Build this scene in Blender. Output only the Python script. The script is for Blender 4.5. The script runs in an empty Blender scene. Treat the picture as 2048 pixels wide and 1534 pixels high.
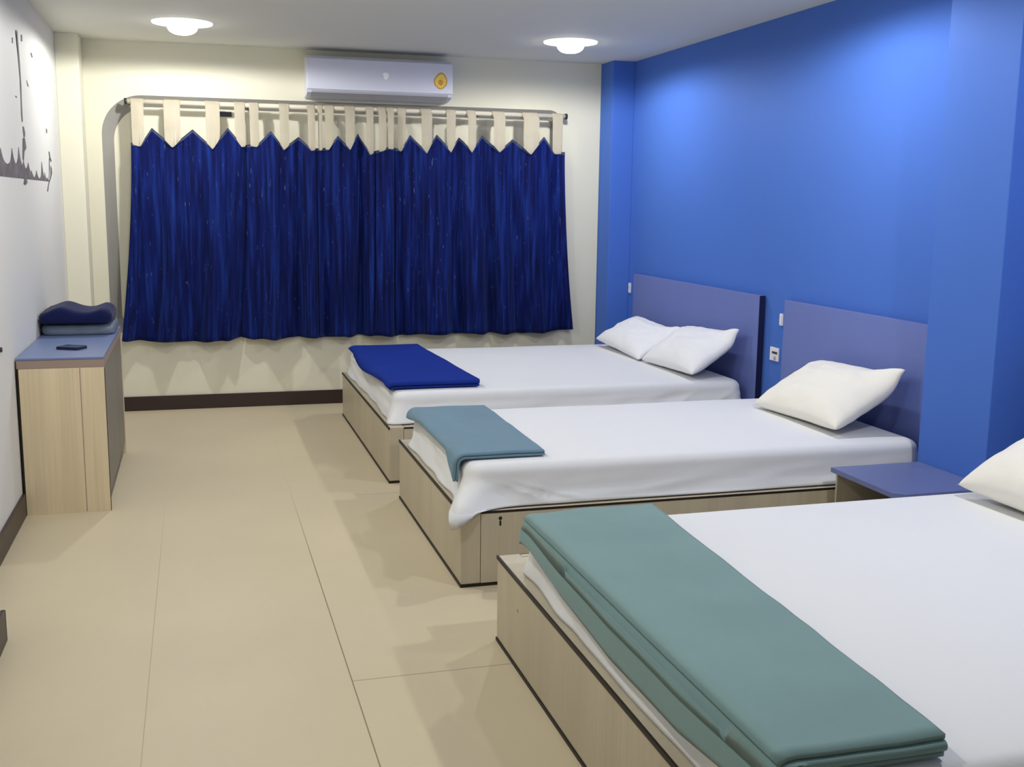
import bpy, bmesh, math, random
from mathutils import Vector, Matrix, noise
random.seed(7)
SC = bpy.context.scene
COL = SC.collection
PI = math.pi
H = 2.53            # ceiling height
XL, XR = -0.825, 3.18   # left wall, blue wall
YB, YF = 8.0, -1.3      # back wall, wall behind the camera

# ------------------------------------------------------------------ materials
def lin(c):
    return tuple(((v/255)/12.92 if v/255 <= .04045 else ((v/255+.055)/1.055)**2.4) for v in c)

def mat(name, rgb, rough=.6, spec=.3, var=0.0, scale=(6, 6, 6), bump=0.0, bscale=60, metal=0, sheen=0, coat=0):
    m = bpy.data.materials.new(name); m.use_nodes = True
    nt = m.node_tree; N = nt.nodes; L = nt.links
    b = N['Principled BSDF']
    b.inputs['Roughness'].default_value = rough
    b.inputs['Specular IOR Level'].default_value = spec
    b.inputs['Metallic'].default_value = metal
    if sheen:
        b.inputs['Sheen Weight'].default_value = sheen
    if coat:
        b.inputs['Coat Weight'].default_value = coat
        b.inputs['Coat Roughness'].default_value = .15
    c = lin(rgb)
    tc = N.new('ShaderNodeTexCoord'); mp = N.new('ShaderNodeMapping')
    mp.inputs['Scale'].default_value = scale
    L.new(tc.outputs['Object'], mp.inputs['Vector'])
    nz = N.new('ShaderNodeTexNoise'); nz.inputs['Scale'].default_value = 1.0
    nz.inputs['Detail'].default_value = 5
    L.new(mp.outputs['Vector'], nz.inputs['Vector'])
    rp = N.new('ShaderNodeValToRGB')
    rp.color_ramp.elements[0].position = .3; rp.color_ramp.elements[1].position = .7
    rp.color_ramp.elements[0].color = (*[v*(1-var) for v in c], 1)
    rp.color_ramp.elements[1].color = (*[min(1, v*(1+var)) for v in c], 1)
    L.new(nz.outputs['Fac'], rp.inputs['Fac'])
    L.new(rp.outputs['Color'], b.inputs['Base Color'])
    if bump:
        n2 = N.new('ShaderNodeTexNoise'); n2.inputs['Scale'].default_value = bscale; n2.inputs['Detail'].default_value = 3
        L.new(tc.outputs['Object'], n2.inputs['Vector'])
        bp = N.new('ShaderNodeBump'); bp.inputs['Strength'].default_value = bump; bp.inputs['Distance'].default_value = .004
        L.new(n2.outputs['Fac'], bp.inputs['Height']); L.new(bp.outputs['Normal'], b.inputs['Normal'])
    return m

def emis(name, rgb, strength):
    m = bpy.data.materials.new(name); m.use_nodes = True
    b = m.node_tree.nodes['Principled BSDF']
    b.inputs['Base Color'].default_value = (*lin(rgb), 1)
    b.inputs['Emission Color'].default_value = (*lin(rgb), 1)
    b.inputs['Emission Strength'].default_value = strength
    return m

def floor_mat():
    m = mat('tile_floor', (208, 195, 166), .5, .3, .04, (1.2, 1.2, 1.2))
    nt = m.node_tree; N = nt.nodes; L = nt.links
    b = N['Principled BSDF']; src = b.inputs['Base Color'].links[0].from_socket
    tc = N.new('ShaderNodeTexCoord'); sp = N.new('ShaderNodeSeparateXYZ'); L.new(tc.outputs['Object'], sp.inputs['Vector'])
    def mth(op, a, bb):
        n = N.new('ShaderNodeMath'); n.operation = op
        for i, v in enumerate((a, bb)):
            if isinstance(v, (int, float)): n.inputs[i].default_value = v
            else: L.new(v, n.inputs[i])
        return n.outputs[0]
    def line(sock, at, w):
        return mth('LESS_THAN', mth('ABSOLUTE', mth('SUBTRACT', sock, at), 0), w)
    X, Y = sp.outputs['X'], sp.outputs['Y']
    a = line(X, .428, .0020)
    c = line(X, -.188, .0016)
    d = mth('MULTIPLY', line(Y, 3.23, .0028), mth('GREATER_THAN', X, .428))
    d2 = mth('MULTIPLY', line(Y, .83, .002), mth('GREATER_THAN', X, .428))
    fd = N.new('ShaderNodeMapRange'); L.new(Y, fd.inputs['Value']); fd.inputs['From Min'].default_value = 4.3; fd.inputs['From Max'].default_value = 5.6; fd.inputs['To Min'].default_value = .75; fd.inputs['To Max'].default_value = .06
    msk = mth('MAXIMUM', mth('MULTIPLY', mth('MAXIMUM', a, mth('MULTIPLY', c, .45)), fd.outputs['Result']), mth('MULTIPLY', mth('MAXIMUM', d, d2), .5))
    mx = N.new('ShaderNodeMix'); mx.data_type = 'RGBA'
    L.new(msk, mx.inputs['Factor']); L.new(src, mx.inputs['A'])
    mx.inputs['B'].default_value = (*lin((104, 86, 66)), 1)
    L.new(mx.outputs['Result'], b.inputs['Base Color'])
    return m

def curtain_mat():
    m = bpy.data.materials.new('navy_velvet'); m.use_nodes = True
    nt = m.node_tree; N = nt.nodes; L = nt.links; b = N['Principled BSDF']
    b.inputs['Roughness'].default_value = .75; b.inputs['Specular IOR Level'].default_value = .2
    b.inputs['Sheen Weight'].default_value = .25; b.inputs['Sheen Tint'].default_value = (.3, .45, 1, 1)
    tc = N.new('ShaderNodeTexCoord')
    def nz(scale, det, sc=1):
        mp = N.new('ShaderNodeMapping'); mp.inputs['Scale'].default_value = scale
        L.new(tc.outputs['Object'], mp.inputs['Vector'])
        n = N.new('ShaderNodeTexNoise'); n.inputs['Scale'].default_value = sc; n.inputs['Detail'].default_value = det
        L.new(mp.outputs['Vector'], n.inputs['Vector']); return n.outputs['Fac']
    r1 = N.new('ShaderNodeValToRGB'); e = r1.color_ramp.elements
    e[0].position = .3; e[0].color = (*lin((11, 18, 72)), 1)
    e[1].position = .72; e[1].color = (*lin((36, 70, 170)), 1)
    mid = r1.color_ramp.elements.new(.5); mid.color = (*lin((20, 38, 120)), 1)
    L.new(nz((38, 38, 2.0), 8), r1.inputs['Fac'])
    r2 = N.new('ShaderNodeValToRGB'); e = r2.color_ramp.elements
    e[0].position = .70; e[0].color = (0, 0, 0, 1); e[1].position = .78; e[1].color = (1, 1, 1, 1)
    L.new(nz((95, 95, 15), 2), r2.inputs['Fac'])
    mx = N.new('ShaderNodeMix'); mx.data_type = 'RGBA'
    L.new(r2.outputs['Color'], mx.inputs['Factor']); L.new(r1.outputs['Color'], mx.inputs['A'])
    mx.inputs['B'].default_value = (*lin((112, 138, 205)), 1)
    L.new(mx.outputs['Result'], b.inputs['Base Color'])
    bp = N.new('ShaderNodeBump'); bp.inputs['Strength'].default_value = .5; bp.inputs['Distance'].default_value = .01
    L.new(nz((60, 60, 5), 6), bp.inputs['Height']); L.new(bp.outputs['Normal'], b.inputs['Normal'])
    return m

def grain_mat(name, rgb, dark, seams=()):
    m = mat(name, rgb, .42, .35, .07, (9, 9, .6))
    nt = m.node_tree; N = nt.nodes; L = nt.links; b = N['Principled BSDF']
    src = b.inputs['Base Color'].links[0].from_socket
    tc = N.new('ShaderNodeTexCoord'); mp = N.new('ShaderNodeMapping'); mp.inputs['Scale'].default_value = (70, 70, 1.6)
    L.new(tc.outputs['Object'], mp.inputs['Vector'])
    nz = N.new('ShaderNodeTexNoise'); nz.inputs['Scale'].default_value = 1; nz.inputs['Detail'].default_value = 4
    L.new(mp.outputs['Vector'], nz.inputs['Vector'])
    rp = N.new('ShaderNodeValToRGB'); rp.color_ramp.elements[0].position = .42; rp.color_ramp.elements[1].position = .75
    rp.color_ramp.elements[1].color = (.35, .35, .35, 1); rp.color_ramp.elements[0].color = (0, 0, 0, 1)
    L.new(nz.outputs['Fac'], rp.inputs['Fac'])
    mx = N.new('ShaderNodeMix'); mx.data_type = 'RGBA'
    L.new(rp.outputs['Color'], mx.inputs['Factor']); L.new(src, mx.inputs['A']); mx.inputs['B'].default_value = (*lin(dark), 1)
    L.new(mx.outputs['Result'], b.inputs['Base Color'])
    return m

M = dict(
    floor=floor_mat(),
    ceiling=mat('ceiling_paint', (226, 226, 216), .8, .15),
    cream=mat('cream_paint', (230, 227, 206), .7, .2, .01, (2, 2, 2)),
    white_wall=mat('white_paint', (217, 216, 211), .7, .2, .01, (2, 2, 2)),
    blue_wall=mat('blue_paint', (74, 114, 199), .65, .15, .015, (2, 2, 2)),
    grey_band=mat('grey_paint', (160, 158, 152), .7, .2),
    skirting=mat('dark_skirting', (56, 42, 40), .4, .4),
    laminate=grain_mat('pale_laminate', (192, 182, 159), (176, 164, 138)),
    desk_wood=grain_mat('desk_wood', (224, 208, 174), (196, 176, 146)),
    desk_edge=mat('brown_edge', (158, 138, 128), .5, .3),
    desk_side=mat('grey_front', (132, 126, 114), .5, .3, .05, (3, 3, .8)),
    hb_edge=mat('navy_edge', (26, 28, 64), .5, .3),
    black=mat('black_edge_or_shade', (34, 26, 22), .5, .3),
    slate=mat('slate_blue_laminate', (103, 114, 162), .38, .4, .02, (4, 4, 4)),
    desk_slate=mat('desk_slate_laminate', (110, 127, 170), .38, .4, .02, (4, 4, 4)),
    head=mat('slate_headboard', (106, 121, 184), .5, .3, .02, (3, 3, 3)),
    sheet=mat('white_sheet', (231, 232, 233), .85, .1, .01, (3, 3, 3), .08, 220),
    pillow=mat('white_pillow', (238, 239, 242), .85, .1, .01, (3, 3, 3), .08, 200),
    cream_pillow=mat('cream_pillow', (238, 235, 226), .85, .1, .01, (3, 3, 3), .08, 200),
    teal=mat('teal_cotton', (123, 152, 152), .85, .1, .05, (3, 3, 3), .1, 300, sheen=.15),
    greyblue=mat('grey_blue_cotton', (107, 137, 154), .85, .1, .05, (3, 3, 3), .1, 300, sheen=.15),
    navy=mat('navy_cotton', (33, 54, 141), .9, .05, .05, (3, 3, 3), .1, 300),
    dark_navy=mat('dark_navy_fleece', (24, 30, 74), .85, .1, .12, (9, 9, 9), .2, 250, sheen=.1),
    wrap=mat('grey_blue_wrap', (116, 128, 142), .35, .5, .12, (14, 14, 14)),
    tab=mat('beige_cotton', (232, 224, 204), .8, .15, .03, (30, 30, 2)),
    band=mat('grey_blue_border', (104, 116, 150), .8, .15, .2, (60, 60, 60)),
    curtain=curtain_mat(),
    rod=mat('beige_rod', (216, 208, 188), .45, .4),
    brown_metal=mat('dark_brown_plastic', (44, 36, 32), .4, .4),
    ac=mat('white_plastic', (214, 216, 230), .3, .45),
    ac_grey=mat('grey_plastic', (168, 168, 176), .4, .4),
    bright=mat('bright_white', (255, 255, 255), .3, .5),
    yellow=mat('yellow_label', (238, 206, 96), .5, .3, .08, (40, 40, 40)),
    amber=mat('amber_print', (206, 150, 60), .5, .3),
    switch=mat('switch_plastic', (236, 236, 242), .3, .5),
    dark=mat('dark_slot', (60, 62, 74), .5, .3),
    ink=mat('dark_grey_ink', (104, 100, 104), .7, .2, .35, (9, 9, 14)),
    phone=mat('phone_black', (18, 18, 26), .25, .5),
    screen=mat('phone_screen', (96, 110, 150), .12, .6),
    lamp_rim=mat('lamp_rim', (240, 240, 238), .4, .4),
    lamp=emis('lamp_glass', (255, 253, 248), 15.0),
    glaredisc=emis('glare_disc_glow', (255, 253, 248), 1.6),  # glow stands in for the glare beside the lamp
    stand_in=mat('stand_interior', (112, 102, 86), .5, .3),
    hole=mat('hole_dark', (40, 34, 28), .6, .2),
)

# ------------------------------------------------------------------ helpers
def obj(name, bm, m, parent=None, smooth=False):
    me = bpy.data.meshes.new(name)
    bmesh.ops.recalc_face_normals(bm, faces=bm.faces[:])
    bm.to_mesh(me); bm.free()
    for mm in (m if isinstance(m, (list, tuple)) else [m]): me.materials.append(mm)
    if smooth:
        for p in me.polygons: p.use_smooth = True
    o = bpy.data.objects.new(name, me); COL.objects.link(o)
    if parent: o.parent = parent
    return o

def tag(o, label, cat, group=None):
    o['label'] = label; o['category'] = cat
    if group: o['group'] = group
    return o

def thing(name, label, cat, loc=(0, 0, 0), group=None):
    o = bpy.data.objects.new(name, None); COL.objects.link(o)
    o.empty_display_size = .1
    o.location = loc
    return tag(o, label, cat, group)

def child(o, parent):
    """parent keeping the world position (parents are unrotated empties)"""
    o.parent = parent
    o.matrix_parent_inverse = Matrix.Translation(parent.location).inverted()
    return o

def part(name, bm, m, parent, smooth=False, label=None):
    o = obj(name, bm, m, None, smooth)
    root = parent
    o.parent = parent
    off = Vector((0, 0, 0)); p = parent
    while p is not None: off += p.location; p = p.parent
    o.data.transform(Matrix.Translation(-off))
    if label: o['label'] = label
    return o

def struct(name, bm, m, label=None):
    o = obj(name, bm, m); o['kind'] = 'structure'
    return o

def bx(bm, x0, x1, y0, y1, z0, z1, bev=0.0, seg=2, mi=0):
    vs = [bm.verts.new((x, y, z)) for x in (x0, x1) for y in (y0, y1) for z in (z0, z1)]
    fs = [bm.faces.new([vs[i] for i in f]) for f in ((0, 1, 3, 2), (4, 6, 7, 5), (0, 4, 5, 1), (2, 3, 7, 6), (0, 2, 6, 4), (1, 5, 7, 3))]
    for f in fs: f.material_index = mi
    if bev:
        es = list({e for f in fs for e in f.edges})
        bmesh.ops.bevel(bm, geom=es, offset=bev, segments=seg, profile=.6, affect='EDGES')
    return bm

def B(*a, **k): return bx(bmesh.new(), *a, **k)

def prism(bm, pts, axis, a, b, mi=0):
    """pts: 2-D outline; axis 'x': pts=(y,z); 'y': pts=(x,z); 'z': pts=(x,y)"""
    def P(p, t):
        return {'x': (t, p[0], p[1]), 'y': (p[0], t, p[1]), 'z': (p[0], p[1], t)}[axis]
    v0 = [bm.verts.new(P(p, a)) for p in pts]; v1 = [bm.verts.new(P(p, b)) for p in pts]
    n = len(pts)
    fs = [bm.faces.new(v0), bm.faces.new(v1[::-1])]
    for i in range(n):
        fs.append(bm.faces.new((v0[i], v0[(i+1) % n], v1[(i+1) % n], v1[i])))
    for f in fs: f.material_index = mi
    return bm

def lathe(bm, prof, cx, cy, n=40, mi=0):
    """prof: list of (r, z)"""
    rings = []
    for r, z in prof:
        if r < 1e-6: rings.append([bm.verts.new((cx, cy, z))])
        else: rings.append([bm.verts.new((cx+r*math.cos(2*PI*k/n), cy+r*math.sin(2*PI*k/n), z)) for k in range(n)])
    for a, b in zip(rings, rings[1:]):
        for k in range(n):
            k2 = (k+1) % n
            if len(a) == 1 and len(b) == 1: continue
            if len(a) == 1: f = bm.faces.new((a[0], b[k], b[k2]))
            elif len(b) == 1: f = bm.faces.new((a[k], b[0], a[k2]))
            else: f = bm.faces.new((a[k], b[k], b[k2], a[k2]))
            f.material_index = mi
    return bm

def tube(bm, p0, p1, r, n=16):
    p0, p1 = Vector(p0), Vector(p1); d = (p1-p0).normalized()
    u = d.orthogonal().normalized(); v = d.cross(u)
    ra, rb = [[bm.verts.new(p+r*(math.cos(2*PI*k/n)*u+math.sin(2*PI*k/n)*v)) for k in range(n)] for p in (p0, p1)]
    for k in range(n): bm.faces.new((ra[k], ra[(k+1) % n], rb[(k+1) % n], rb[k]))
    bm.faces.new(ra[::-1]); bm.faces.new(rb)
    return bm

def interp(pts, x):
    if x <= pts[0][0]: return pts[0][1]
    for (a, b), (c, d) in zip(pts, pts[1:]):
        if x <= c: return b+(d-b)*(x-a)/(c-a)
    return pts[-1][1]

def nz(*p): return noise.noise(Vector(p))

# ------------------------------------------------------------------ room shell
struct('floor', B(XL-.1, XR+.1, YF-.1, YB+.25, -.1, 0), M['floor'])
struct('ceiling', B(XL-.1, XR+.1, YF-.1, YB+.25, H, H+.1), M['ceiling'])
struct('wall_left', B(XL-.1, XL, YF-.1, YB+.25, 0, H), M['white_wall'])
struct('wall_front', B(XL, XR, YF-.1, YF, 0, H), M['cream'])

# blue wall with its two piers
bm = B(XR, XR+.1, YF-.1, YB+.25, 0, H)
bx(bm, 3.006, XR, 7.75, YB, 0, H, .004)
bx(bm, 3.003, XR, 3.53, 3.952, 0, H, .004)
struct('wall_right', bm, M['blue_wall'])

# back wall with the round-cornered curtain niche
def niche(x0, x1, z0, z1, rl, rr, off):
    pts = []
    x0 += off; x1 -= off; z0 += off; z1 -= off
    rl -= off*.5; rr = max(.02, rr-off)
    def arc(cx, cz, r, a0, a1, n=14):
        return [(cx+r*math.cos(a0+(a1-a0)*k/n), cz+r*math.sin(a0+(a1-a0)*k/n)) for k in range(n+1)]
    pts += arc(x0+.05, z0+.05, .05, PI, 1.5*PI)
    pts += arc(x1-.05, z0+.05, .05, 1.5*PI, 2*PI)
    pts += arc(x1-rr, z1-rr, rr, 0, .5*PI)
    pts += arc(x0+rl, z1-rl, rl, .5*PI, PI)
    return pts
A0 = niche(-.583, 2.70, .56, 2.178, .27, .10, 0)
A1 = niche(-.583, 2.70, .56, 2.178, .27, .10, .072)
bm = bmesh.new()
outer = [(XL, 0), (XR, 0), (XR, H), (XL, H)]
ov = [bm.verts.new((x, YB, z)) for x, z in outer]; iv = [bm.verts.new((x, YB, z)) for x, z in A0]
es = [bm.edges.new((ov[i], ov[(i+1) % 4])) for i in range(4)] + [bm.edges.new((iv[i], iv[(i+1) % len(iv)])) for i in range(len(iv))]
bmesh.ops.triangle_fill(bm, edges=es, use_beauty=True)
bad = []
for f in bm.faces:
    c = f.calc_center_median()
    if all(v in set(iv) for v in f.verts): bad.append(f)
bmesh.ops.delete(bm, geom=bad, context='FACES_ONLY')
nb = [bm.verts.new((x, YB+.072, z)) for x, z in A1]; bm.faces.new(nb)
bx(bm, XL, XR, YB+.15, YB+.25, 0, H)
struct('wall_back', bm, M['cream'])
bm = bmesh.new()
a = [bm.verts.new((x, YB, z)) for x, z in A0]; b = [bm.verts.new((x, YB+.0715, z)) for x, z in A1]
for i in range(len(a)): bm.faces.new((a[i], a[(i+1) % len(a)], b[(i+1) % len(a)], b[i]))
struct('trim_1', bm, M['grey_band'])
# left-hand columns
struct('trim_2', B(XL, -.683, 7.75, YB, 0, H, .004), M['cream'])
struct('trim_3', B(XL, -.676, 3.3, 3.83, 0, H, .004), M['cream'])
# skirting boards
struct('baseboard_back', B(-.683, 3.006, YB-.014, YB, 0, .102, .003), M['skirting'])
bm = B(XL, XL+.014, 3.844, 5.405, 0, .11, .003); bx(bm, XL, XL+.014, 6.69, 7.75, 0, .11, .003)
bx(bm, XL, XL+.014, YF, 3.3, 0, .11, .003)
struct('baseboard_left', bm, M['skirting'])
bm = B(-.676, -.662, 3.286, 3.844, 0, .11, .003); bx(bm, XL, -.662, 3.83, 3.844, 0, .11, .003); bx(bm, XL, -.662, 3.286, 3.3, 0, .11, .003)
struct('trim_4', bm, M['skirting'])

# ------------------------------------------------------------------ ceiling lights
LP = [(-.03, 7.05, 'round glowing ceiling lamp nearest the left wall, above the curtain', 100),
      (2.40, 6.97, 'round glowing ceiling lamp near the blue wall, above the far bed', 82),
      (-.03, 4.60, 'round ceiling lamp over the middle of the walkway, out of view', 95),
      (2.42, 4.48, 'round ceiling lamp above the middle bed, out of view', 84),
      (-.03, 2.20, 'round ceiling lamp over the walkway nearest the camera, out of view', 80),
      (2.40, 2.20, 'round ceiling lamp above the nearest bed, out of view', 122)]
for x, y, lab, watt in LP:
    t = thing('ceiling_lamp', lab, 'ceiling lamp', (x, y, H), 'round ceiling lamps')
    part('glare_disc', lathe(bmesh.new(), [(0, H-.002), (.175, H-.002), (.176, H-.008), (.10, H-.02), (.05, H-.026), (0, H-.026)], x, y), M['glaredisc'], t, True)  # disc added for the lamp's wide glare; the real downlight is smaller
    prof = [(0, H-.0262)] + [(.088*math.cos(a)**.8, H-.0265-.046*math.sin(a)) for a in [.5*PI*k/12 for k in range(0, 12)]] + [(0, H-.0725)]
    part('lamp_globe', lathe(bmesh.new(), prof, x, y), M['lamp'], t, True)
    ld = bpy.data.lights.new('downlight', 'SPOT'); ld.energy = watt*.465
    ld.spot_size = math.radians(180); ld.spot_blend = .30 if x > 1 else .14
    ld.shadow_soft_size = .030; ld.color = (1, .99, .965)
    lo = bpy.data.objects.new('downlight', ld); COL.objects.link(lo); lo.parent = t; lo.location = (0, 0, -.106)

# ------------------------------------------------------------------ beds
def rrect(cx, cy, a, b, r, n=10, m=22):
    """rounded rectangle outline, starting at +x side, counter-clockwise, with points along the straights"""
    pts = []
    for (sx, sy, a0) in ((1, 1, 0), (-1, 1, .5*PI), (-1, -1, PI), (1, -1, 1.5*PI)):
        c = (cx+sx*(a-r), cy+sy*(b-r))
        arc = [(c[0]+r*math.cos(a0+.5*PI*k/n), c[1]+r*math.sin(a0+.5*PI*k/n), math.cos(a0+.5*PI*k/n), math.sin(a0+.5*PI*k/n)) for k in range(n+1)]
        if pts:
            p, q = pts[-1], arc[0]
            for k in range(1, m): pts.append(tuple(p[i]+(q[i]-p[i])*k/m for i in range(4)))
        pts += arc
    p, q = pts[-1], pts[0]
    for k in range(1, m): pts.append(tuple(p[i]+(q[i]-p[i])*k/m for i in range(4)))
    return pts

def mattress_bm(x0, x1, y0, y1, z0, z1, seed, tail=0.0, creases=()):
    """fitted sheet over a mattress: crowned top, soft edge, slightly slack sides"""
    bm = bmesh.new(); cx, cy = (x0+x1)/2, (y0+y1)/2; a, b = (x1-x0)/2, (y1-y0)/2
    R = .045; rings = []
    base = rrect(cx, cy, a, b, .07, 10, 110)
    ins = rrect(cx, cy, a-R, b-R, .05, 10, 110)
    for s in (.06, .25, .45, .65, .82, .93, 1.0):
        rg = []
        for x, y, nx, ny in ins:
            px, py = cx+(x-cx)*s, cy+(y-cy)*s
            rg.append((px, py, z1 + .004*(1-s**4) + .0025*nz(px*2.2, py*2.2, seed)))
        rings.append(rg)
    for k in range(1, 6):
        t = .5*PI*k/5
        rings.append([(i[0]+(o[0]-i[0])*math.sin(t), i[1]+(o[1]-i[1])*math.sin(t), z1-R*(1-math.cos(t)) + .0025*nz(i[0]*2.2, i[1]*2.2, seed)*(1-k/5)) for i, o in zip(ins, base)])
    nl = 12
    for k in range(1, nl+1):
        v = k/nl; rg = []
        for x, y, nx, ny in base:
            wob = .009*nz(x*3+y*3+v*1.2, v*2.5+x, seed+3)+.006*math.sin((x+y)*26+v*5)*nz(x*2, y*2, seed+9)
            d = (wob*math.sin(PI*min(v, .85)) + .012*(v-.5)*(v > .5) + .012*v*v*(nx < -.5)*(1+1.5*nz(y*4, 1.5, seed)))
            z = z1-R-(z1-R-z0)*v
            if ny < -.5: z += .010*v*v*nz(x*3.1, 4.2, seed); d += .034*v**1.6 + sum(.012*math.exp(-((x-(xt+(xb-xt)*v))/.011)**2)*math.sin(PI*min(1, v*.92+.06)) for xt, xb in creases)
            g = math.exp(-((x-x0-.015)**2+(y-y0-.015)**2)/.0065)
            w = g*v**1.4*tail
            px, py = x+nx*d*(1-g)-.118*w, y+ny*d*(1-g)-.150*w
            out = min(1, max(0, max(x0-.064-px, y0-.098-py)/.024))
            rg.append((px, py, max(z, z0+.0008)-.055*out*g**1.5*v**3*(tail > .9)))
        rings.append(rg)
    hem = rings[-1]
    rings.append([(cx+(p[0]-cx)*.9975, cy+(p[1]-cy)*.996, z0+.0004) for p in hem])
    inner = [(cx+(x-cx)*.97, cy+(y-cy)*.97, z0) for x, y, nx, ny in base]
    rings.append(inner)
    vr = [[bm.verts.new(p) for p in rg] for rg in rings]
    n = len(base)
    bm.faces.new(vr[0]); bm.faces.new(vr[-1][::-1])
    for ra, rb in zip(vr, vr[1:]):
        for k in range(n): bm.faces.new((ra[k], ra[(k+1) % n], rb[(k+1) % n], rb[k]))
    return bm

def make_bed(label, y0, y1, hb0, hb1, keyhole=None, foothole=None):
    x0, x1, zt = .955, 3.13, .305
    t = thing('bed_frame', label, 'bed', (2.0, (y0+y1)/2, 0), 'beds along the blue wall')
    fp = part('foot_panel', B(x0, x0+.078, y0, y1, .012, zt, .004), M['laminate'], t)
    part('edge_or_shade_band', bx(B(x0-.003, x0+.004, y0-.002, y1+.002, zt-.012, zt+.001, .001), x0-.003, x0+.004, y0-.002, y1+.002, .0, .012), M['black'], fp, label='black strip for the shade under the mattress')
    for yy in (y0, y1-.022):
        sd = part('side_panel', B(x0+.0795, x1, yy, yy+.022, .0125, zt-.002, .001), M['laminate'], t)
        part('edge_or_shade_band', B(x0+.08, x1, yy-.0015 if yy == y0 else yy+.019, yy+.003 if yy == y0 else yy+.0235, zt-.0105, zt-.0015), M['black'], sd, label='black strip for the shade under the mattress')  # dark strip stands in for the shadow gap below the mattress
        part('base_strip', B(x0+.004, x1, yy-.002, yy+.024, 0, .012), M['black'], sd, label='black base strip')
    part('bed_board', B(x0+.079, x1, y0+.023, y1-.023, zt-.03, zt-.004), M['laminate'], t)
    hb = part('headboard', B(3.138, 3.172, hb0, hb1, .0, .975, .003), M['head'], t, label='slate blue headboard')
    part('edge_or_shade_band', B(3.1375, 3.1725, hb0-.004, hb0-.0005, 0, .975), M['hb_edge'], hb, label='dark navy edge band')
    if keyhole:
        bm = bmesh.new(); tube(bm, (keyhole[0], y0+.004, keyhole[1]), (keyhole[0], y0-.0015, keyhole[1]), .007, 14)
        bx(bm, keyhole[0]-.0035, keyhole[0]+.0035, y0-.0015, y0+.004, keyhole[1]-.03, keyhole[1]-.010)
        part('bolt_hole', bm, M['hole'], t, label='small dark bolt hole')
    if foothole:
        bm = bmesh.new(); tube(bm, (x0+.004, foothole[0], foothole[1]), (x0-.0012, foothole[0], foothole[1]), .006, 14)
        part('bolt_hole', bm, M['desk_edge'], t, label='small brown screw cap')
    return t
ZM = .468
make_bed('pale laminate bed frame with slate blue headboard, farthest, under the curtained wall', 5.60, 7.52, 5.65, 7.56)
make_bed('pale laminate bed frame with slate blue headboard, middle of the three beds', 3.96, 5.30, 3.97, 5.37, keyhole=(1.113, .272))
make_bed('pale laminate bed frame nearest the camera, its foot panel at the bottom edge', 1.48, 3.43, 1.48, 3.42, foothole=(3.18, .20))

def mattress(label, y0, y1, seed, tail, creases=()):
    t = thing('mattress', label, 'mattress', (2.05, (y0+y1)/2, .302), 'white sheeted mattresses')
    part('fitted_sheet', mattress_bm(1.0, 3.095, y0, y1, .3075, ZM, seed, tail, creases), M['sheet'], t, True)
    return t
m1 = mattress('white sheeted mattress on the farthest bed, a navy blanket across its foot', 5.71, 7.47, 1.0, .45, ((2.80, 2.60), (3.05, 2.84)))
m2 = mattress('white sheeted mattress on the middle bed, one cream pillow at its head', 4.03, 5.20, 2.0, 1.0, ((1.07, 1.34), (1.10, 1.50)))
m3 = mattress('white sheeted mattress nearest the camera, a wide teal blanket across its foot', 1.555, 3.27, 3.0, .4)
# crease in the near sheet
bm = bmesh.new()
P0, P1 = Vector((1.62, 2.035, ZM+.002)), Vector((2.45, 2.18, ZM+.002))
pr = []
for k in range(13):
    t = k/12; p = P0.lerp(P1, t); w = .012*math.sin(PI*min(1, t*1.0+.02))+.001; h = .0035*math.sin(PI*min(1, t+.02))+.0006
    pr.append([bm.verts.new(p+Vector((0, d, hh-.003))) for d, hh in ((-w, 0), (-.2*w, h), (.3*w, h*.7), (w*1.4, 0))])
for a, b in zip(pr, pr[1:]):
    for j in range(3): bm.faces.new((a[j], a[j+1], b[j+1], b[j]))
part('sheet_crease', bm, M['sheet'], m3, True)

# ------------------------------------------------------------------ pillows
def pillow_bm(a, b, T, seed, pinch=.05, n=36):
    bm = bmesh.new(); grid = {}
    for side in (1, -1):
        for i in range(n+1):
            for j in range(n+1):
                edge = i in (0, n) or j in (0, n)
                if side == -1 and edge: grid[side, i, j] = grid[1, i, j]; continue
                u, v = -1+2*i/n, -1+2*j/n
                u = math.sin(u*PI/2)*.55+u*.45; v = math.sin(v*PI/2)*.55+v*.45
                x = a*u*(1-pinch*(1-v*v)); y = b*v*(1-pinch*.8*(1-u*u))
                th = max(0, (1-u**4)*(1-v**4))**.5*(.72+.28*(1-u*u)*(1-v*v))
                wr = .013*nz(u*2.5, v*3.5, seed)+.009*nz(u*5.5, v*5.5, seed+5)
                z = (T if side > 0 else -T*.85)*th*(1+.12*nz(u*1.4, v*1.4, seed+2)) + wr*(th if side == 1 else th*.6) + .055*math.exp(-((u-1)**2+(v+1)**2)/.10)
                grid[side, i, j] = bm.verts.new((x, y, z))
    for side in (1, -1):
        for i in range(n):
            for j in range(n):
                f = [grid[side, i, j], grid[side, i+1, j], grid[side, i+1, j+1], grid[side, i, j+1]]
                bm.faces.new(f if side == 1 else f[::-1])
    return bm

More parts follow.
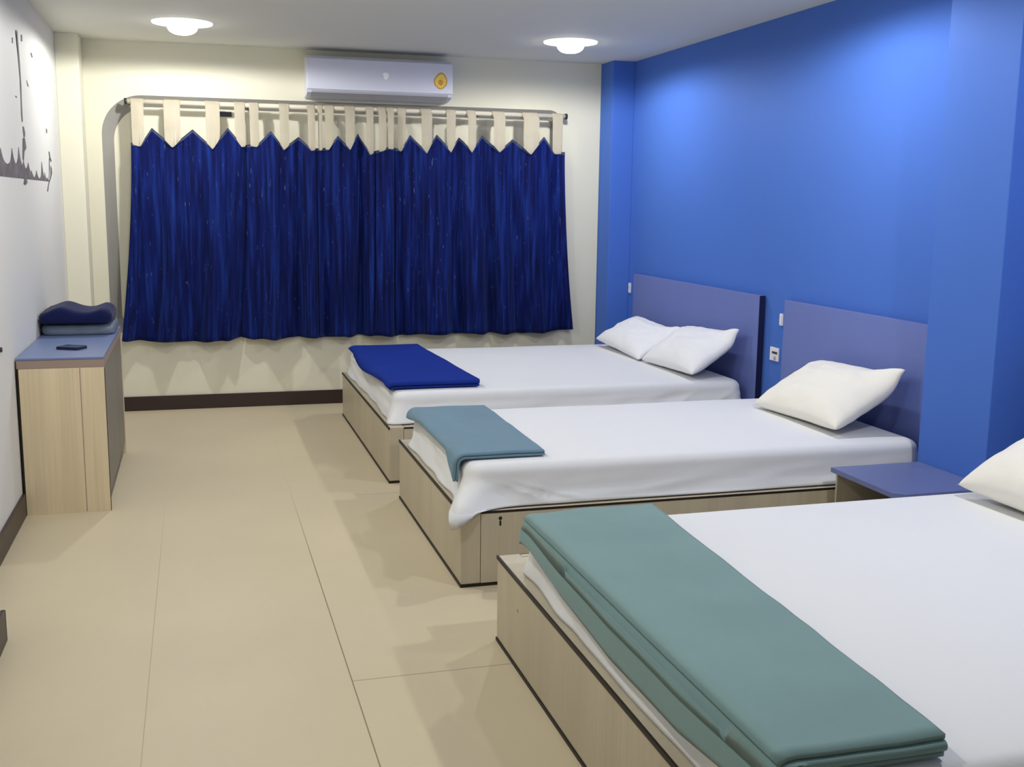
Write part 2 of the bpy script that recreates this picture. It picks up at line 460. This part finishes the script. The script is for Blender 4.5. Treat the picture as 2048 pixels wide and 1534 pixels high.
def pillow(label, front, back, y0, y1, m, seed, T=.085, roll=0.0, yaw=0.0):
    """front/back = (x,z) of the lower and the raised long edge"""
    f, k = Vector((front[0], 0, front[1])), Vector((back[0], 0, back[1]))
    depth = (k-f).length/2; ang = math.atan2(k.z-f.z, k.x-f.x)
    c = Vector(((f.x+k.x)/2, (y0+y1)/2, (f.z+k.z)/2))
    bm = pillow_bm(depth, (y1-y0)/2, T, seed)
    rot = Matrix.Rotation(yaw, 4, 'Z') @ Matrix.Rotation(roll, 4, 'X') @ Matrix.Rotation(-ang, 4, 'Y')
    bm.transform(rot)
    zl = min(v.co.z for v in bm.verts); xm = max(v.co.x for v in bm.verts)
    c.z = ZM+.0085-zl; c.x = min(c.x, 3.134-xm)
    o = obj('pillow', bm, m, None, True); o.location = c
    return tag(o, label, 'pillow', 'pillows')
pillow('white pillow leaning on the far headboard, the one beside the curtain corner', (2.76, .485), (3.08, .640), 6.52, 7.32, M['pillow'], 1, .082, roll=.05)
pillow('white pillow leaning on the far headboard, the one nearer the camera', (2.77, .478), (3.10, .690), 5.74, 6.50, M['pillow'], 2, .092, roll=-.03)
pillow('cream white pillow leaning on the headboard of the middle bed', (2.715, .480), (3.09, .690), 4.15, 4.90, M['cream_pillow'], 3, .096, roll=-.03)
pillow('cream pillow on the nearest bed, cut by the right edge of the photo', (2.60, .485), (3.06, .70), 2.42, 3.19, M['cream_pillow'], 4, .125)

# ------------------------------------------------------------------ folded blankets
def blanket_bm(y0, y1, xh, xe, zbase, layers, h, drop, seed, amp=.004, lift=None, nq=46, split=False):
    """serpentine-folded cloth (folds at its two y ends) swept from the head edge xh(y) over the mattress foot edge xe"""
    t = h*.80; cen = []
    W = y1-y0; step = .035; ns = max(8, int(W/step))
    for L in range(layers):
        s0, s1 = y0+h*.5, y1-h*.5
        if L: s0 += .006*random.random(); s1 -= .006*random.random()
        row = [s0+(s1-s0)*k/ns for k in range(ns+1)]
        if L % 2: row = row[::-1]
        n = (L+.5)*h
        cen += [(yy, n) for yy in row]
        if L < layers-1:
            yc = row[-1]; sg = 1 if L % 2 == 0 else -1
            for k in range(1, 6):
                a = -PI/2+PI*k/6
                cen.append((yc+sg*h*.5*math.cos(a), n+h*.5+h*.5*math.sin(a)))
    Lf, Rt = [], []
    for i, p in enumerate(cen):
        q0, q1 = cen[max(0, i-1)], cen[min(len(cen)-1, i+1)]
        d = Vector((q1[0]-q0[0], q1[1]-q0[1])).normalized(); nn = (-d.y, d.x)
        Lf.append((p[0]+nn[0]*t/2, p[1]+nn[1]*t/2)); Rt.append((p[0]-nn[0]*t/2, p[1]-nn[1]*t/2))
    out = Lf+Rt[::-1]
    bm = bmesh.new(); secs = []
    Rr = .024
    for q in range(nq+1):
        u = q/nq; sec = []
        for yy, n in out:
            yc = min(max(yy, y0), y1)
            X = xh(yc); flat = X-(xe+Rr); D = drop(yc)
            if split:
                q_ = min(1, max(0, (n/(layers*h)-.46)/.08)); D = D*(1-q_)+.004*q_
            arc = Rr*PI/2
            tot = flat+arc+max(D-Rr, 0) if D > Rr else flat+Rr*math.acos(max(-1, 1-max(D, 0)/Rr))
            s = u*tot - .0
            if s <= flat: px, pz, nx, nzv = X-s, 0, 0, 1
            elif s <= flat+arc:
                a = (s-flat)/Rr; px, pz, nx, nzv = xe+Rr-Rr*math.sin(a), -Rr*(1-math.cos(a)), -math.sin(a), math.cos(a)
            else:
                px, pz, nx, nzv = xe, -Rr-(s-flat-arc), -1, 0
                px -= .25*(s-flat-arc)*.25
            w = amp*nz(px*3, yc*3, seed)+amp*.5*nz(px*8, yc*8, seed+4)
            lf = lift(px, yc) if lift else 0
            frac = n/(layers*h)
            nn = n+max(0, w+amp*.8)*frac+lf*frac
            sec.append(bm.verts.new((px+nx*nn, yy, zbase+pz+nzv*nn)))
        secs.append(sec)
    for a, b in zip(secs, secs[1:]):
        for k in range(len(out)):
            k2 = (k+1) % len(out); bm.faces.new((a[k], a[k2], b[k2], b[k]))
    m = len(cen)
    for sec in (secs[0], secs[-1]):
        for k in range(m-1):
            bm.faces.new((sec[k], sec[k+1], sec[2*m-2-k], sec[2*m-1-k]))
    return bm
ZB = ZM+.0065
o = obj('folded_blanket', blanket_bm(5.80, 7.34, lambda y: 1.50-.05*(y-5.83)/1.5, .995, ZB, 3, .014,
        lambda y: .012+.006*math.sin(y*5), 3, .003), M['navy'], None, True)
tag(o, 'navy blue folded blanket across the foot of the farthest bed', 'blanket', 'folded blankets')
o = obj('folded_blanket', blanket_bm(4.12, 5.16, lambda y: 1.345+.012*(y-4.1), .987, ZB, 2, .009,
        lambda y: interp([(4.07, .105), (4.15, .082), (4.28, .014), (4.35, .012), (4.9, .012), (5.2, .03)], y), 5, .006), M['greyblue'], None, True)
tag(o, 'grey-blue folded blanket across the foot of the middle bed', 'blanket', 'folded blankets')
o = obj('folded_blanket', blanket_bm(1.595, 3.20, lambda y: 1.325+.085*(y-1.6)/1.5, .985, ZB, 4, .011,
        lambda y: interp([(1.6, .06), (2.0, .105), (2.4, .11), (2.8, .085), (3.1, .05), (3.25, .06)], y), 8, .006, split=True), M['teal'], None, True)
tag(o, 'wide teal green folded blanket across the foot of the nearest bed', 'blanket', 'folded blankets')

# ------------------------------------------------------------------ nightstand between middle and nearest bed
t = thing('nightstand', 'low open nightstand with slate blue top between the middle and nearest beds', 'nightstand', (2.78, 3.68, 0))
prism_pts = [(2.56, 3.50), (2.56, 3.93), (2.998, 3.93), (2.998, 3.47), (2.60, 3.47)]
part('top', prism(bmesh.new(), prism_pts, 'z', .382, .402), M['slate'], t, label='slate blue top')
for yy in (3.475, 3.915): part('side_panel', B(2.585, 2.998, yy, yy+.012, 0, .3815, .001), M['laminate'], t)
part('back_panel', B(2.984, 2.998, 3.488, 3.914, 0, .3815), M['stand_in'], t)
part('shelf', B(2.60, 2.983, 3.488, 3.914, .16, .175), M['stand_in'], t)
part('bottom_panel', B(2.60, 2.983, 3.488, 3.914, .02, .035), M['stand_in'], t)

# ------------------------------------------------------------------ desk cabinet by the left wall
DX0, DX1, DY0, DY1 = -.818, -.435, 5.41, 6.68
t = thing('desk_cabinet', 'narrow wooden desk cabinet with slate blue top against the left wall', 'desk cabinet', (-.63, 6.2, 0))
tp = part('top', B(DX0, DX1, DY0, DY1, .742, .752, .002), M['desk_slate'], t, label='slate blue top')
part('top_edge', B(DX0, DX1, DY0+.002, DY1, .702, .7415, .002), M['desk_edge'], t, label='brown top rail')
ep = part('end_panel', B(DX0+.008, DX1, DY0, DY0+.022, 0, .7015, .001), M['desk_wood'], t, label='wood grain end panel')
bm = bmesh.new()
bx(bm, DX1, DX1+.0025, DY0-.0006, DY0+.004, 0, .70)
part('edge_or_shade_band', bm, M['black'], ep, label='dark edge band')
part('edge_or_shade_band', B(DX0, DX0+.0078, DY0-.0006, DY0+.022, 0, .7), M['black'], ep, label='dark edge band')
bm = bmesh.new()
for xs in (-.545,): bx(bm, xs, xs+.0035, DY0-.0008, DY0+.003, .004, .70)
part('seam', bm, M['desk_edge'], ep)
part('end_panel', B(DX0+.008, DX1, DY1-.022, DY1, 0, .7015, .001), M['desk_wood'], t)
part('back_panel', B(DX0+.008, DX0+.02, DY0+.023, DY1-.023, .06, .7015), M['desk_side'], t)
yy = DY0+.026
for k in range(3):
    y2 = yy+.4045
    d = part('drawer_front', B(DX1-.022, DX1-.003, yy, y2-.004, .075, .700, .002), M['desk_side'], t, label='grey front panel')
    yy = y2
part('bottom_panel', B(DX0+.021, DX1-.024, DY0+.023, DY1-.023, .075, .09), M['desk_side'], t)
for yy in (5.66, 6.45): part('foot', B(DX1-.06, DX1-.03, yy, yy+.03, 0, .0745, .002), M['black'], t, label='black foot')

# things lying on it
def lump_bm(x0, x1, y0, y1, z0, prof, seed, r=.03, amp=.004):
    """soft folded pile: rounded plan, top height follows prof(x)"""
    bm = bmesh.new(); cx, cy = (x0+x1)/2, (y0+y1)/2; a, b = (x1-x0)/2, (y1-y0)/2
    base = rrect(cx, cy, a, b, .05, 8, 16); rings = []
    for s, v in ((.05, 1), (.3, 1), (.55, 1), (.75, .99), (.88, .96), (.95, .88), (.985, .76), (1, .6), (1.0, .4), (.99, .2), (.965, .06), (.93, 0)):
        rg = []
        for x, y, nx, ny in base:
            px, py = cx+(x-cx)*s, cy+(y-cy)*s
            h = prof(px)
            w = amp*nz(px*14, py*14, seed)+amp*math.sin(v*15)*.3
            rg.append((px+nx*w, py+ny*w, z0+h*v+(amp*nz(px*9, py*9, seed+3)*v if v > .9 else 0)))
        rings.append(rg)
    vr = [[bm.verts.new(p) for p in rg] for rg in rings]; n = len(base)
    bm.faces.new(vr[0]); bm.faces.new(vr[-1][::-1])
    for ra, rb in zip(vr, vr[1:]):
        for k in range(n): bm.faces.new((ra[k], ra[(k+1) % n], rb[(k+1) % n], rb[k]))
    return bm
o = obj('folded_towel', lump_bm(-.813, -.440, 6.27, 6.66, .7525, lambda x: .062, 4, amp=.003), M['wrap'], None, True)
tag(o, 'glossy grey-blue folded bundle under the dark navy blanket on the desk cabinet', 'folded cloth')
o = obj('folded_blanket', lump_bm(-.822, -.452, 6.22, 6.65, .817, lambda x: .060+.030*math.exp(-((x+.71)/.06)**2)+.020*math.exp(-((x+.50)/.045)**2), 9, amp=.005), M['dark_navy'], None, True)
o.location = (0.004, 0, .004)
tag(o, 'dark navy rumpled blanket on top of the desk cabinet by the left wall', 'blanket')

t = thing('mobile_phone', 'small black phone lying on the slate blue desk top', 'phone', (-.606, 5.72, .7525))
def slab(cx, cy, a, b, r, z0, z1, rot):
    pts = [(p[0], p[1]) for p in rrect(0, 0, a, b, r, 6, 2)]
    c, s = math.cos(rot), math.sin(rot)
    return prism(bmesh.new(), [(cx+x*c-y*s, cy+x*s+y*c) for x, y in pts], 'z', z0, z1)
part('body', slab(-.606, 5.72, .062, .046, .016, .7525, .765, -.5), M['phone'], t)
part('screen', slab(-.604, 5.725, .056, .041, .012, .7652, .7662, -.5), M['screen'], t, label='blue-grey reflecting screen')
part('button', slab(-.622, 5.745, .012, .006, .003, .7663, .7672, -.3), M['phone'], t)

# ------------------------------------------------------------------ air conditioner
t = thing('air_conditioner', 'white wall-mounted air conditioner above the curtain', 'air conditioner', (1.29, 8.0, 2.2))
AX0, AX1 = .776, 1.80
body = [(8.0, 2.478), (7.83, 2.474), (7.803, 2.455), (7.797, 2.40), (7.797, 2.247), (7.81, 2.225), (7.90, 2.20), (8.0, 2.195)]
part('case', prism(bmesh.new(), body, 'x', AX0+.004, AX1-.004), M['ac'], t)
fp = part('front_panel', B(AX0, AX1, 7.786, 7.7965, 2.246, 2.452, .004), M['ac'], t)
part('air_flap', prism(bmesh.new(), [(7.80, 2.243), (7.806, 2.226), (7.895, 2.197), (7.897, 2.201), (7.81, 2.235)], 'x', AX0+.03, AX1-.03), M['ac_grey'], t, label='grey air outlet flap')
for xx in (AX0, AX1-.0035): part('side_cap', prism(bmesh.new(), [(8.0, 2.47), (7.84, 2.468), (7.80, 2.44), (7.80, 2.25), (7.83, 2.215), (8.0, 2.20)], 'x', xx, xx+.0035), M['ac'], t)
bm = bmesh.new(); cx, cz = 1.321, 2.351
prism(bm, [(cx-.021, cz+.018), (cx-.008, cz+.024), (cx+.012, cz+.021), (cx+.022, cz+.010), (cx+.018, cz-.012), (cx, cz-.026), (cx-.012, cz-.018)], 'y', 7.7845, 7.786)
part('reflection_shape', bm, M['bright'], fp, label='bright white shape standing in for a lamp reflection')  # lamp reflection on the glossy panel, modelled as a raised white shape
bm = bmesh.new(); cx, cz = 1.712, 2.334
out = []
for k in range(48):
    a = 2*PI*k/48; r = .040+.004*math.cos(2*a)
    x, z = r*math.cos(a)*1.08, r*math.sin(a)*1.42
    if z > 0: x *= 1-.55*(z/.052)**1.5*.6; x += .006*(z/.05)
    if z < -.03: x *= .85
    out.append((cx+x, cz+z*1.12))
prism(bm, out, 'y', 7.7835, 7.7858)
st = part('energy_sticker', bm, M['amber'], fp, label='yellow energy label sticker')
part('sticker_face', prism(bmesh.new(), [(cx+(x-cx)*.84, cz-.001+(z-cz)*.84) for x, z in out], 'y', 7.7828, 7.7838), M['yellow'], st)
bm = bmesh.new()
ring = [(cx+.018*math.cos(2*PI*k/24), cz-.012+.020*math.sin(2*PI*k/24)) for k in range(24)]
prism(bm, ring, 'y', 7.7822, 7.783)
part('sticker_print', bm, M['amber'], st)

# ------------------------------------------------------------------ curtain rod and curtains
RY, RZ = 7.905, 2.128
t = thing('curtain_rod', 'beige curtain rod with dark end caps inside the niche', 'curtain rod', (1.15, RY, RZ))
part('rod', tube(bmesh.new(), (-.41, RY, RZ), (2.69, RY, RZ), .0165, 20), M['rod'], t, True)
for x0, x1 in ((-.425, -.409), (2.688, 2.705)):
    part('end_cap', tube(bmesh.new(), (x0, RY, RZ), (x1, RY, RZ), .021, 20), M['brown_metal'], t, True, label='dark brown end cap')
for x in (-.396, .375, 1.262, 2.05, 2.676):
    bm = B(x-.008, x+.008, RY+.012, 8.0715, RZ-.012, RZ+.012, .002)
    part('bracket', bm, M['brown_metal'], t, label='dark bracket')
TABS = [(-.384, -.3), (-.177, -.067), (.094, .191), (.285, .358), (.386, .45), (.588, .656), (.778, .832), (.851, .886), (.9, .966), (1.039, 1.111), (1.191, 1.244),
        (1.276, 1.333), (1.34, 1.388), (1.419, 1.48), (1.585, 1.666), (1.776, 1.846), (1.928, 1.992), (2.12, 2.211), (2.347, 2.472), (2.585, 2.667)]
TOP = sorted([(-.256, 1.957), (.008, 1.955), (.241, 1.972), (.528, 1.957), (.72, 1.925), (.99, 1.939), (1.135, 1.962), (1.349, 1.87), (1.509, 1.961), (1.699, 1.967), (1.873, 1.954), (2.042, 1.973), (2.28, 1.951), (2.517, 1.975),
        (-.40, 1.855), (-.33, 1.846), (-.126, 1.842), (.136, 1.838), (.330, 1.860), (.36, 1.86), (.40, 1.866), (.435, 1.862), (.616, 1.846), (.801, 1.846), (.87, 1.85), (.927, 1.856), (1.074, 1.857), (1.216, 1.828), (1.302, 1.854), (1.37, 1.87), (1.447, 1.858), (1.625, 1.846), (1.81, 1.858), (1.96, 1.86), (2.168, 1.866), (2.407, 1.854), (2.60, 1.866), (2.69, 1.866)])
BOT = [(-.51, .520), (-.358, .507), (-.06, .493), (.177, .501), (.298, .515), (.384, .502), (.558, .503), (.70, .511), (.841, .505), (1.058, .510), (1.248, .513), (1.425, .503), (1.613, .512), (1.995, .509), (2.428, .502), (2.628, .514), (2.79, .525)]
def yfold(x, v, seed):
    f = math.sin(x*22.0+1.3*math.sin(x*5+seed))*.023 + .008*math.sin(x*47+seed*2) + .007*nz(x*9, v*1.5, seed)
    deep = 0
    for xd in (.245, .60, .72, 1.03, 1.16, 1.44, 1.87, 2.28): deep += .020*math.exp(-((x-xd)/.022)**2)
    return f*(.65+1.5*v) + deep*(1+.6*v)
def curtain(label, xa, xb, xa2, xb2, tabs, seed):
    t = thing('curtain', label, 'curtain', ((xa+xb)/2, RY, RZ+.02), 'navy tab-top curtain panels')
    bm = bmesh.new(); n = max(10, int((xb-xa)/.0065)); rows = 40; G = []
    xs = [xa+(xb-xa)*i/n for i in range(n+1)]
    for i, x in enumerate(xs):
        u = i/n; col = []; zt = interp(TOP, x)
        xb_ = xa2+(xb2-xa2)*u; zb = interp(BOT, xb_) + .003*math.sin(x*40)
        for j in range(rows+1):
            v = 0 if j == 0 else (.014 if j == 1 else .014+(1-.014)*((j-1)/(rows-1)))
            w = v**1.6
            px = x+(xb_-x)*w
            edge = .25*math.exp(-(u*(xb-xa)/.012)**2)+1.7*math.exp(-((1-u)*(xb-xa)/.016)**2)*(0 if xb > 2.6 else 1)
            py = 7.868+yfold(x, v, 2.0)+.022*edge*(1 if v > 0 else .6) + .022*v
            py = py if py < 7.955 else 7.955+.03*(1-math.exp(-(py-7.955)/.03))
            col.append(bm.verts.new((px, py, zt+(zb-zt)*v)))
        G.append(col)
    for i in range(n):
        for j in range(rows):
            f = bm.faces.new((G[i][j], G[i][j+1], G[i+1][j+1], G[i+1][j]))
            f.material_index = 1 if j == 0 else 0
    bmesh.ops.solidify(bm, geom=bm.faces[:], thickness=.0025)
    part('drape', bm, [M['curtain'], M['band']], t, True)
    for a, b in tabs:
        c = (a+b)/2; zv = min(interp(TOP, a+.004), interp(TOP, c), interp(TOP, b-.004))-.012
        sec = []
        yf = 7.868+yfold(c, .05, 2.0)-.010
        front = min(RY-.0205, yf)
        pts = [(yf-.002, zv), (yf*.5+front*.5-.001, zv+.12), (front-.001, RZ-.03), (RY-.021, RZ)]
        pts += [(RY+.021*math.cos(q), RZ+.021*math.sin(q)) for q in [PI-PI*k/8 for k in range(1, 9)]]
        pts += [(RY+.0205, RZ-.03)]
        bm = bmesh.new(); m_ = 10; cols = []
        for k in range(m_+1):
            e = k/m_; x = a+(b-a)*e; cv = .004*(1-(2*e-1)**2)
            cols.append([bm.verts.new((x+.012*(e-.5)*(1-min(1, i/3))*-.6, y-cv*(1 if i < 3 else 0), (z if i else interp(TOP, a+(b-a)*e)-.010-.006*(1-(2*e-1)**2)))) for i, (y, z) in enumerate(pts)])
        for ca, cb in zip(cols, cols[1:]):
            for i in range(len(pts)-1): bm.faces.new((ca[i], ca[i+1], cb[i+1], cb[i]))
        bmesh.ops.solidify(bm, geom=bm.faces[:], thickness=.002)
        part('tab', bm, M['tab'], t, True, label='beige hanging tab')
    return t
curtain('navy curtain panel with beige tabs at the left end, beside the grey niche edge', -.392, .372, -.507, .301, TABS[0:4], 1)
curtain('navy curtain panel with three beige tabs, second from the left', .364, .849, .292, .851, TABS[4:7], 2)
curtain('navy curtain panel with four crowded beige tabs directly under the air conditioner', .841, 1.268, .843, 1.250, TABS[7:11], 3)
curtain('narrowest navy curtain panel with only two beige tabs, beneath the white reflection shape on the air conditioner', 1.258, 1.409, 1.238, 1.410, TABS[11:13], 4)
curtain('widest navy curtain panel at the right end, nearest the blue wall', 1.401, 2.682, 1.402, 2.785, TABS[13:20], 5)

# small dark plate glimpsed between the tabs
tag(obj('wall_plate', B(.196, .276, 8.062, 8.0715, 2.058, 2.092, .001), M['dark']), 'small dark plate on the wall seen between two left curtain tabs', 'wall plate')

# ------------------------------------------------------------------ wall fittings
def plate(name, label, cat, y0, y1, z0, z1, slots):
    t = thing(name, label, cat, (XR, (y0+y1)/2, z0))
    part('plate', B(XR-.010, XR-.0005, y0, y1, z0, z1, .003), M['switch'], t)
    for nm, a, b, c, d, mm in slots: part(nm, B(XR-.0135, XR-.0102, a, b, c, d, .001), M[mm], t)
    return t
plate('light_switch', 'small white wall switch left of the far headboard', 'light switch', 7.695, 7.735, .818, .895,
      [('rocker', 7.702, 7.728, .862, .886, 'switch'), ('rocker', 7.702, 7.728, .826, .850, 'switch')])
plate('light_switch', 'small white wall switch left of the middle headboard, above the socket', 'light switch', 5.440, 5.472, .822, .890,
      [('rocker', 5.446, 5.466, .830, .882, 'switch')])
plate('wall_socket', 'white wall socket with dark slots between the far and middle headboards', 'socket', 5.465, 5.560, .612, .690,
      [('socket_slots', 5.475, 5.530, .655, .667, 'dark'), ('socket_slots', 5.49, 5.51, .618, .640, 'ac_grey')])
tag(obj('wall_hook', tube(bmesh.new(), (XL-.0, 5.07, .840), (XL+.008, 5.07, .840), .011, 16), M['dark'], None, True), 'small dark round stud on the left wall in front of the desk cabinet', 'wall stud')

# wall decal: dark grey painted grasses and a tall thin stem on the left wall
t = thing('wall_decal', 'dark grey plant silhouette decal with tall thin stem on the left wall', 'wall decal', (XL, 6.2, 1.58))
def dec(name, polys, m='ink'):
    bm = bmesh.new()
    for p in polys: prism(bm, p, 'x', XL+.0004, XL+.0022)
    bmesh.ops.triangulate(bm, faces=bm.faces[:])
    return part(name, bm, M[m], t)
bm = bmesh.new(); cols = []
PK = [(5.27, .05, .06), (5.41, .072, .05), (5.735, .086, .045), (5.95, .095, .05), (6.09, .05, .05), (6.25, .06, .07), (6.36, .035, .05), (6.55, .048, .05), (6.79, .108, .040), (6.90, .045, .04), (7.02, .018, .03)]
for k in range(301):
    y = 5.2+1.875*k/300
    zt = 1.638-.052*min(1, max(0, (y-5.95)/.5)) + max(h*math.exp(-abs(y-c)/w) for c, h, w in PK)
    cols.append([bm.verts.new((x, y, z)) for x, z in ((XL+.0004, 1.582), (XL+.0022, 1.582), (XL+.0022, zt), (XL+.0004, zt))])
for a, b in zip(cols, cols[1:]):
    for q in range(4): bm.faces.new((a[q], a[(q+1) % 4], b[(q+1) % 4], b[q]))
bm.faces.new(cols[0]); bm.faces.new(cols[-1][::-1])
part('grass_silhouette', bm, M['ink'], t)
dec('stem', [[(6.083, 2.307), (6.124, 2.314), (6.153, 2.31), (6.152, 2.166), (6.172, 2.048), (6.155, 1.97), (6.148, 1.871), (6.12, 1.864), (6.109, 1.904), (6.140, 2.046), (6.120, 2.164), (6.110, 2.29)]])
dec('stem_root', [[(6.132, 1.844), (6.172, 1.844), (6.209, 1.817), (6.192, 1.795), (6.149, 1.79), (6.143, 1.813)]])
dec('stem_root', [[(6.115, 1.785), (6.182, 1.79), (6.218, 1.74), (6.14, 1.719), (6.099, 1.671), (6.064, 1.681)]])
dec('stem_root', [[(6.082, 1.580), (6.163, 1.580), (6.185, 1.563), (6.109, 1.55), (6.051, 1.556)]])
dec('twig', [[(7.138, 1.758), (7.182, 1.756), (7.197, 1.729), (7.261, 1.707), (7.211, 1.698), (7.164, 1.717)]])
dec('twig', [[(7.201, 1.677), (7.24, 1.66), (7.236, 1.629), (7.165, 1.6), (7.065, 1.564), (7.008, 1.523), (6.966, 1.525), (7.04, 1.57), (7.14, 1.606), (7.193, 1.635)]])
dec('twig', [[(7.138, 1.717), (7.150, 1.717), (7.140, 1.66), (7.090, 1.60), (7.078, 1.60), (7.125, 1.66)]])
for p in ([(5.959, 2.255), (5.987, 2.26), (5.979, 2.233), (5.951, 2.227)], [(6.267, 2.311), (6.309, 2.315), (6.308, 2.284), (6.265, 2.277)], [(6.597, 2.262), (6.634, 2.264), (6.671, 2.245), (6.633, 2.242)],
          [(6.373, 2.096), (6.407, 2.085), (6.443, 2.069), (6.408, 2.067)], [(5.95, 1.979), (5.98, 1.982), (6.003, 1.974), (5.977, 1.973)], [(7.078, 1.888), (7.121, 1.887), (7.122, 1.867), (7.082, 1.861)]):
    dec('leaf', [p])

# ------------------------------------------------------------------ camera, world, view
yaw, pitch, roll, fpx = .28346, .16657, .01244, 2170.717
cy, sy, cp, sp = math.cos(yaw), math.sin(yaw), math.cos(pitch), math.sin(pitch)
fw = Vector((sy*cp, cy*cp, -sp)); r = Vector((cy, -sy, 0)); u = r.cross(fw)
c, s = math.cos(roll), math.sin(roll)
r, u = c*r+s*u, -s*r+c*u
cd = bpy.data.cameras.new('camera'); co = bpy.data.objects.new('camera', cd); COL.objects.link(co)
cd.sensor_width = 36; cd.lens = fpx/2048*36; cd.clip_start = .02
co.matrix_world = Matrix(((r.x, u.x, -fw.x, 0), (r.y, u.y, -fw.y, 0), (r.z, u.z, -fw.z, 1.5), (0, 0, 0, 1)))
SC.camera = co
w = bpy.data.worlds.new('world'); SC.world = w; w.use_nodes = True
w.node_tree.nodes['Background'].inputs['Color'].default_value = (.6, .65, .7, 1)
w.node_tree.nodes['Background'].inputs['Strength'].default_value = .02
vs = SC.view_settings
vs.view_transform = 'Standard'; vs.look = 'None'; vs.gamma = 1; vs.use_curve_mapping = False
vs.exposure = 0.0
